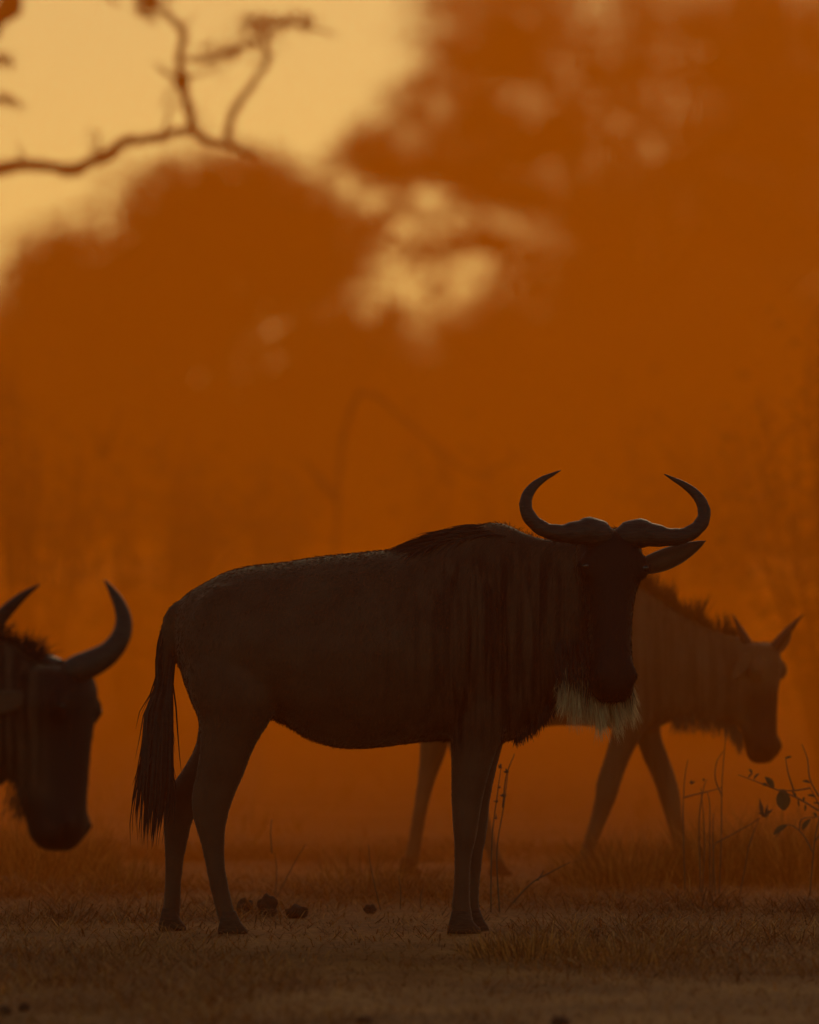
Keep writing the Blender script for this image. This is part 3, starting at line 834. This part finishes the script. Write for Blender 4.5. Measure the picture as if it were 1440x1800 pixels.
# dead thorn tree reaching in from the left
d = 62.0
gy = CAM_Y+d
bx = (-330-720)*d/20000
root = tree('thorn_tree', 'bare thorn tree beyond the left edge, crooked branches reaching across the pale sky', 'tree', -330, d,
     [(262, 8, 34, 26, .15, 13, 10, .03), (455, 62, 36, 36, .15, 15, 9, .045), (510, 40, 50, 14, .12, 8, 9, .03), (400, 92, 50, 12, .1, 7, 8, .03), (8, 110, 14, 10, .1, 3, 8, .03), (20, 178, 24, 8, .1, 4, 8, .03),
      (-180, 60, 150, 120, .5, 60, 20, .08), (250, -60, 60, 50, .2, 30, 14, .05)],
     [(bx, gy, 0, .17), (bx+.1, gy, 1.2, .15), (bx+.25, gy, 2.3, .13), (bx+.3, gy, 3.2, .10), (bx+.5, gy, 4.6, .05)],
     [([(-250, 420), (-120, 325), (0, 297), (60, 290), (130, 296), (180, 274), (235, 250), (290, 238), (340, 227)], .042, .026),
      ([(338, 230), (336, 200), (322, 160), (316, 110), (322, 62), (302, 32), (262, 0), (235, -50)], .030, .014),
      ([(318, 150), (322, 135), (320, 122)], .034, .022),
      ([(335, 226), (362, 246), (402, 254), (450, 275)], .026, .016),
      ([(398, 256), (404, 218), (420, 182), (448, 144), (472, 106), (466, 74), (486, 42), (530, 44), (590, 62)], .024, .007),
      ([(330, 104), (368, 105), (402, 90), (432, 82), (462, 84)], .018, .010),
      ([(-190, 330), (-90, 170), (-20, 60), (30, -30), (60, -120)], .09, .05),
      ([(-90, 170), (-40, 170), (10, 176), (45, 188)], .016, .007), ([(-60, 130), (-20, 112), (25, 108)], .014, .006)], .026, M['dry_leaf'], TG)

def shrub(name, label, cat, px, d, h, spread, nst, nleaf, leafsize, lm, group=None, lean=0.0):
    base = Vector(((px-720)*d/20000.0, CAM_Y+d, 0))
    root = thing(name, base, label, cat, group)
    sh = Shell(); lp = []
    for i in range(nst):
        a = rng.uniform(0, 2*math.pi); r = spread*rng.random()**.6
        hh = h*rng.uniform(.55, 1.0)
        p0 = base + Vector((math.cos(a)*r*.25, math.sin(a)*r*.25, -.01))
        p1 = base + Vector((math.cos(a)*r*.6+lean*.4, math.sin(a)*r*.6, hh*.5))
        p2 = base + Vector((math.cos(a)*r+lean+rng.normal(0, .06), math.sin(a)*r, hh))
        rows = spline([list(p0), list(p1), list(p2)], 7)
        sh.tube(rows, [.011*(1-.8*j/6)*max(.5, h/1.6) for j in range(7)], 5)
        for j in range(nleaf):
            t = rng.uniform(.35, 1.05); q = rows[min(6, int(t*6))]
            lp.append(q + rng.normal(0, .05+.03*h, 3))
        for _ in range(2):
            q = Vector(rows[rng.integers(3, 6)])
            e = q + Vector((rng.normal(0, .12), rng.normal(0, .12), rng.uniform(.08, .25)))*max(.6, h/1.6)
            sh.tube([q, (q+e)/2+Vector((0, 0, .02)), e], [.005, .004, .002], 4)
    link('stems', sh.mesh('stems', base), M['bark'], root)
    if lp:
        lp = np.array(lp); lp = lp[lp[:, 2] > .02]
        link('foliage', leaf_mesh('foliage', lp, leafsize, base), lm, root)
    return root

SG = 'dry shrubs in the dust'
shrub('shrub', 'dark leafy shrub at the right edge, nearest and darkest of the background bushes', 'shrub', 1490, 56, 2.25, .7, 36, 80, .03, M['leaf'], SG)
shrub('shrub', 'tall upright shrub of thin stems at the left edge behind the low head', 'shrub', 45, 62, 2.15, .5, 26, 40, .03, M['dry_leaf'], SG)
shrub('shrub', 'thin-stemmed shrub right of the tall stems at the left edge', 'shrub', 250, 64, 1.7, .7, 24, 50, .035, M['dry_leaf'], SG)
shrub('shrub', 'low faint shrub just above the rump of the standing wildebeest', 'shrub', 440, 66, 1.55, .8, 24, 50, .035, M['dry_leaf'], SG)
shrub('shrub', 'faint shrub above the shoulder hump of the standing wildebeest', 'shrub', 860, 63, 1.7, .5, 20, 36, .035, M['dry_leaf'], SG)
shrub('shrub', 'faint shrub in the dust right of the curved horns', 'shrub', 1240, 63, 1.9, .5, 22, 60, .035, M['dry_leaf'], SG)
# bent dead branch forming an arch
d = 60.0
base = Vector(((600-720)*d/20000.0, CAM_Y+d, 0))
root = thing('dead_branch', base, 'broken dead branch bent into a sharp arch above the standing animal\'s back', 'branch')
sh = Shell()
limb(sh, [(610, 1318), (598, 1150), (590, 980), (594, 860), (600, 790), (614, 730), (634, 690)], .014, .011, d)
limb(sh, [(632, 688), (665, 700), (710, 738), (760, 780), (810, 822), (850, 838)], .013, .008, d)
limb(sh, [(850, 838), (880, 820), (910, 800)], .008, .004, d)
limb(sh, [(592, 880), (560, 840), (540, 815)], .02, .006, d)
limb(sh, [(760, 780), (785, 830), (790, 900)], .008, .004, d)
link('wood', sh.mesh('wood', base), M['bark'], root)

# ------------------------------------------------------------------ grass
_G = np.random.default_rng(3).random((64, 64))
def vnoise(x, y, sc):
    u, v = x*sc+100, y*sc+100
    i, j = np.floor(u).astype(int), np.floor(v).astype(int)
    a, b = u-i, v-j; a = a*a*(3-2*a); b = b*b*(3-2*b)
    g = lambda p, q: _G[p % 64, q % 64]
    return (g(i, j)*(1-a)+g(i+1, j)*a)*(1-b)+(g(i, j+1)*(1-a)+g(i+1, j+1)*a)*b
def grass(name, label, x0, x1, y0, y1, n, hmin, hmax, w, lie, dens=None):
    x = rng.uniform(x0, x1, n); y = rng.uniform(y0, y1, n)
    f = np.clip((vnoise(x, y*.8, 1.3)-.25)*1.9, 0, 1); f2 = np.clip((vnoise(x+31, y*.8+7, 5.0)-.2)*1.6, 0, 1)
    keep = rng.random(n) < (.38+.62*f)*(.35+.65*f2)
    x, y, f, f2 = x[keep], y[keep], f[keep], f2[keep]; n = len(x)
    h = (hmin+(hmax-hmin)*rng.random(n)**2.2)*(.6+.7*f*f2+.3*f)
    a = rng.uniform(0, 2*math.pi, n); le = np.abs(rng.normal(lie, .4, n))
    dirx, diry = np.cos(a), np.sin(a)
    sx, sy = -np.sin(a+rng.normal(0, .7, n)), np.cos(a+rng.normal(0, .7, n))
    ww = w*rng.uniform(.6, 1.4, n)
    V = np.zeros((n, 3, 2, 3))
    for i, (t, k) in enumerate(((0, 1), (.55, .8), (1, .12))):
        up = np.sin(np.pi/2*t*.9)/(1+.5*le*t) ; out = le*t*t*.9 + .25*le*t
        cx = x+dirx*out*h; cy = y+diry*out*h; cz = h*up - .01
        for j, s in ((0, -1), (1, 1)):
            V[:, i, j, 0] = cx+s*sx*ww*k*.5; V[:, i, j, 1] = cy+s*sy*ww*k*.5; V[:, i, j, 2] = cz
    b = (np.arange(n)*6)[:, None]
    F = np.stack([np.concatenate([b, b+1, b+3, b+2], 1), np.concatenate([b+2, b+3, b+5, b+4], 1)], 1).reshape(-1, 4)
    gm = np_mesh(name, V.reshape(-1, 3), F)
    f3 = .5*vnoise(x+3, y*.8+51, 2.2)+.5*vnoise(x+13, y+5, 7.0)
    set_tone(gm, 6, .02+.45*rng.random(n)**1.5+.75*f3*rng.random(n)**.6)
    ob = link(name, gm, M['dry_grass'])
    tag(ob, label, 'grass', kind='stuff')
grass('dry_grass', 'short trampled dry grass covering the near ground', -3.4, 3.4, -8.0, 8.0, 430000, .012, .12, .0034, 1.6)
grass('straw_litter', 'flattened straw lying between the grass blades', -3.4, 3.4, -8.0, 8.0, 170000, .004, .026, .0032, 4.0)
grass('far_grass', 'sparse dry grass on the ground beyond the animals', -9, 9, 8.0, 60.0, 70000, .03, .16, .009, .8)

def tuft(label, px, py, n, h, spread, w=.0035, lean=0.0, seeds=0):
    d = CAM_H*20000.0/(py-770.0)
    base = Vector(((px-720)*d/20000.0, CAM_Y+d, 0))
    root = thing('grass_tuft', base, label, 'grass tuft', 'grass tufts around the animals')
    a = rng.uniform(0, 2*math.pi, n); r = spread*rng.random(n)**.7
    rt = np.stack([base.x+np.cos(a)*r*1.15, base.y+np.sin(a)*r*4.5*rng.uniform(.4, 1.2, n), np.full(n, -.01)], 1)
    dr = np.stack([np.cos(a)*rng.uniform(0, .7, n)+lean, np.sin(a)*rng.uniform(0, .5, n), np.ones(n)], 1)
    L = h*rng.uniform(.25, 1.0, n)**1.3*(1.15-.7*(r/spread)**2)
    bm_ = strands('blades', rt, dr, L, w, base, .35, 4, .35)
    set_tone(bm_, 10, .1+.75*rng.random(n)**1.3)
    tag(link('blades', bm_, M['dry_grass'], root), kind='stuff')
    return root
tuft('dense grass tuft below the muzzle of the left animal', 60, 1548, 1500, .27, .28)
tuft('grass tuft just behind the rear hooves of the standing animal', 215, 1565, 600, .17, .16)
tuft('grass tuft at the left edge under the low head', -10, 1530, 800, .30, .24)
tuft('tall grass tuft beside the front hoof of the young animal', 1250, 1548, 1200, .30, .18)
tuft('grass tuft between the front hooves of the young animal', 1100, 1552, 1000, .24, .24)
tuft('thick grass tuft under the leafy twigs at the right edge', 1400, 1545, 1700, .34, .28)
tuft('flattened dark tuft in the right foreground', 1110, 1690, 700, .10, .26)
tuft('sparse tuft of fine stems between the standing animal and the low head', 150, 1535, 260, .26, .10)
tuft('thin tuft behind the belly between the fore and hind legs', 650, 1560, 300, .2, .25)
tuft('low tuft in front of the standing animal\'s front hooves', 930, 1680, 800, .12, .2)

def stem_plant(name, label, cat, d, stems, leaves=(), seeds=(), r=.0035, group=None):
    base = Vector(((stems[0][0][0]-720)*d/20000.0, CAM_Y+d, 0))
    root = thing(name, base, label, cat, group)
    sh = Shell()
    gpy = 770+CAM_H*20000.0/d+6
    for s in stems:
        if s[0][1] >= 1555: s = [(s[0][0]+rng.normal(0, 2), gpy)] + [(a+rng.normal(0, 1.6), b) for a, b in s[1:]]
        rows = spline([list(pt(a, b, d, rng.normal(0, .01))) for a, b in s], max(8, 4*len(s)))
        m = len(rows)
        sh.tube(rows, [r*(1-.6*i/(m-1)) for i in range(m)], 6)
    link('stem', sh.mesh('stem', base), M['stalk'], root)
    for (a, b, L, ang, wd) in leaves:
        c = pt(a, b, d, rng.normal(0, .01)); dr = Vector((math.cos(ang), rng.normal(0, .25), math.sin(ang))).normalized()
        up = Vector((rng.normal(0, .3), -.8, .5)); w = dr.cross(up).normalized(); nn = w.cross(dr)
        V = []; F = []
        for i in range(6):
            t = i/5; hw = wd*math.sin(math.pi*(.06+.9*t))**.8
            c2 = c+dr*(L*t)+nn*(.12*L*math.sin(t*3)); V += [c2-w*hw+nn*hw*.4, c2, c2+w*hw+nn*hw*.4]
        for i in range(5):
            q = i*3; F += [(q, q+1, q+4, q+3), (q+1, q+2, q+5, q+4)]
        me = bpy.data.meshes.new('leaf'); me.from_pydata([tuple(v-base) for v in V], [], F)
        link('leaf', me, M['dry_leaf'], root)
    for (a, b, rr) in seeds:
        s2 = Shell(); c = pt(a, b, d); 
        for _ in range(5):
            e = c+Vector((rng.normal(0, rr), rng.normal(0, rr*.5), abs(rng.normal(0, rr*1.4))))
            s2.tube([c, (c+e)/2, e], [rr*.22, rr*.4, .0006], 6)
        link('seed_head', s2.mesh('seed_head', base), M['stalk'], root)
    return root
WG = 'dry weeds standing in the grass'
stem_plant('dry_weed', 'tall thin beaded weed stems behind the standing animal\'s front legs', 'weed', 39.6,
    [[(880, 1600), (878, 1500), (884, 1420), (892, 1360)], [(868, 1600), (868, 1480), (874, 1400), (880, 1350)], [(884, 1420), (890, 1365), (905, 1325)]], (),
    [(892, 1358, .010), (880, 1350, .008), (878, 1385, .006), (875, 1410, .006), (872, 1440, .006), (884, 1400, .006)], .003, WG)
stem_plant('dry_weed', 'upright bundle of dry stalks below the young animal\'s muzzle', 'weed', 40.6,
    [[(1266, 1560), (1268, 1470), (1270, 1380), (1274, 1310), (1276, 1280)], [(1232, 1560), (1230, 1450), (1236, 1390), (1241, 1370)], [(1238, 1560), (1240, 1470), (1232, 1385)],
     [(1246, 1560), (1250, 1470), (1248, 1415), (1242, 1390)], [(1202, 1560), (1200, 1440), (1204, 1370), (1210, 1336)], [(1270, 1400), (1258, 1370), (1260, 1340), (1272, 1320)], [(1203, 1402), (1225, 1396), (1250, 1390), (1270, 1384)],
     [(1256, 1560), (1254, 1480), (1256, 1430)]], (),
    [(1216, 1378, .008), (1238, 1372, .006)], .0027, WG)
stem_plant('dry_weed', 'slanting dry stalk with a flared seed head right of the stalk bundle', 'weed', 40.6,
    [[(1258, 1482), (1290, 1466), (1318, 1450), (1340, 1436)], [(1316, 1490), (1326, 1460), (1334, 1440)], [(1250, 1560), (1254, 1500), (1258, 1482)], [(1300, 1560), (1312, 1500), (1316, 1490)]], (), [(1342, 1435, .017), (1346, 1432, .014)], .0027, WG)
stem_plant('dry_weed', 'fine stick leaning up between the hind and front legs of the standing animal', 'weed', 40.8,
    [[(484, 1575), (505, 1540), (522, 1510), (538, 1482)], [(478, 1500), (476, 1465), (478, 1440)], [(484, 1575), (484, 1530), (482, 1500)]], (), (), .0026, WG)
stem_plant('dry_weed', 'thin weed stems by the young animal\'s hind hoof', 'weed', 39.8,
    [[(706, 1612), (704, 1570), (702, 1540)], [(668, 1590), (655, 1530), (648, 1485)], [(740, 1610), (738, 1580), (745, 1555)]], (), (), .0022, WG)
stem_plant('fallen_twig', 'thin fallen twig sloping up from behind the front hooves', 'twig', 40.0,
    [[(892, 1590), (930, 1555), (965, 1535), (1002, 1516)], [(945, 1547), (952, 1538), (956, 1530)]], (), (), .0038)
leaves = []
tw = [[(1420, 1560), (1432, 1480), (1440, 1425), (1425, 1385)], [(1440, 1425), (1400, 1402), (1360, 1386), (1330, 1374), (1298, 1362)], [(1425, 1385), (1395, 1390), (1370, 1388)],
      [(1440, 1400), (1424, 1370), (1420, 1335), (1410, 1308)], [(1396, 1390), (1386, 1360), (1381, 1332)], [(1430, 1500), (1410, 1465), (1385, 1450), (1362, 1474)], [(1432, 1480), (1460, 1440), (1470, 1400)],
      [(1405, 1460), (1410, 1440), (1440, 1436)]]
for a, b in ((1316, 1367), (1326, 1371), (1340, 1378), (1352, 1380), (1322, 1360), (1400, 1402), (1412, 1410), (1420, 1398), (1430, 1412), (1405, 1418), (1381, 1334), (1424, 1376), (1415, 1425), (1436, 1436), (1440, 1390)):
    leaves.append((a, b, rng.uniform(.018, .034), rng.uniform(-.5, 3.4), rng.uniform(.003, .006)))
leaves += [(1376, 1388, .075, -1.5, .026), (1383, 1450, .06, -2.5, .011), (1425, 1440, .05, -2.2, .010), (1360, 1386, .05, 2.2, .012)]
stem_plant('leafy_twig', 'leafy low twig reaching in from the right edge with one broad leaf', 'twig', 40.4, tw, leaves, (), .003)

# clods of dung in the grass
def clod(label, px, py, w, h):
    d = CAM_H*20000.0/(py-770.0)
    k = d/20000.0
    base = Vector(((px-720)*k, CAM_Y+d, 0))
    bm = bmesh.new(); bmesh.ops.create_icosphere(bm, subdivisions=3, radius=1.0)
    ph = rng.uniform(0, 6, 6)
    for v in bm.verts:
        c = v.co.copy()
        f = 1+.13*math.sin(c.x*4+ph[0])*math.sin(c.y*5+ph[1])+.10*math.sin(c.z*7+ph[2]+c.x*3)+.05*math.sin(c.x*15+ph[3])*math.sin(c.z*13+ph[4])
        v.co = Vector((c.x*w*.5*k*f, c.y*w*.45*k*f, (c.z*.5+.40)*h*k*f))
    me = bpy.data.meshes.new('clod'); bm.to_mesh(me); bm.free()
    for p in me.polygons: p.use_smooth = True
    o = link('dung_clod', me, M['dung']); o.location = base
    tag(o, label, 'dung clod', 'dung clods lying in the grass')
clod('largest rounded dung clod behind the near hind hoof', 471, 1612, 34, 42)
clod('small dung clod next to the near hind leg', 430, 1604, 30, 26)
clod('flat irregular dung clod right of the largest one', 522, 1614, 40, 24)
clod('tiny dung clod farthest right, below the belly', 651, 1606, 22, 18)
clod('tiny dark clod at the very bottom right of centre', 985, 1806, 36, 22)
clod('tiny dark clod at the bottom left corner', 8, 1786, 26, 20)
clod('tiny dark clod just right of the corner clod', 42, 1778, 22, 16)
clod('tiny dark clod at the bottom below the hind hooves', 640, 1800, 30, 14)
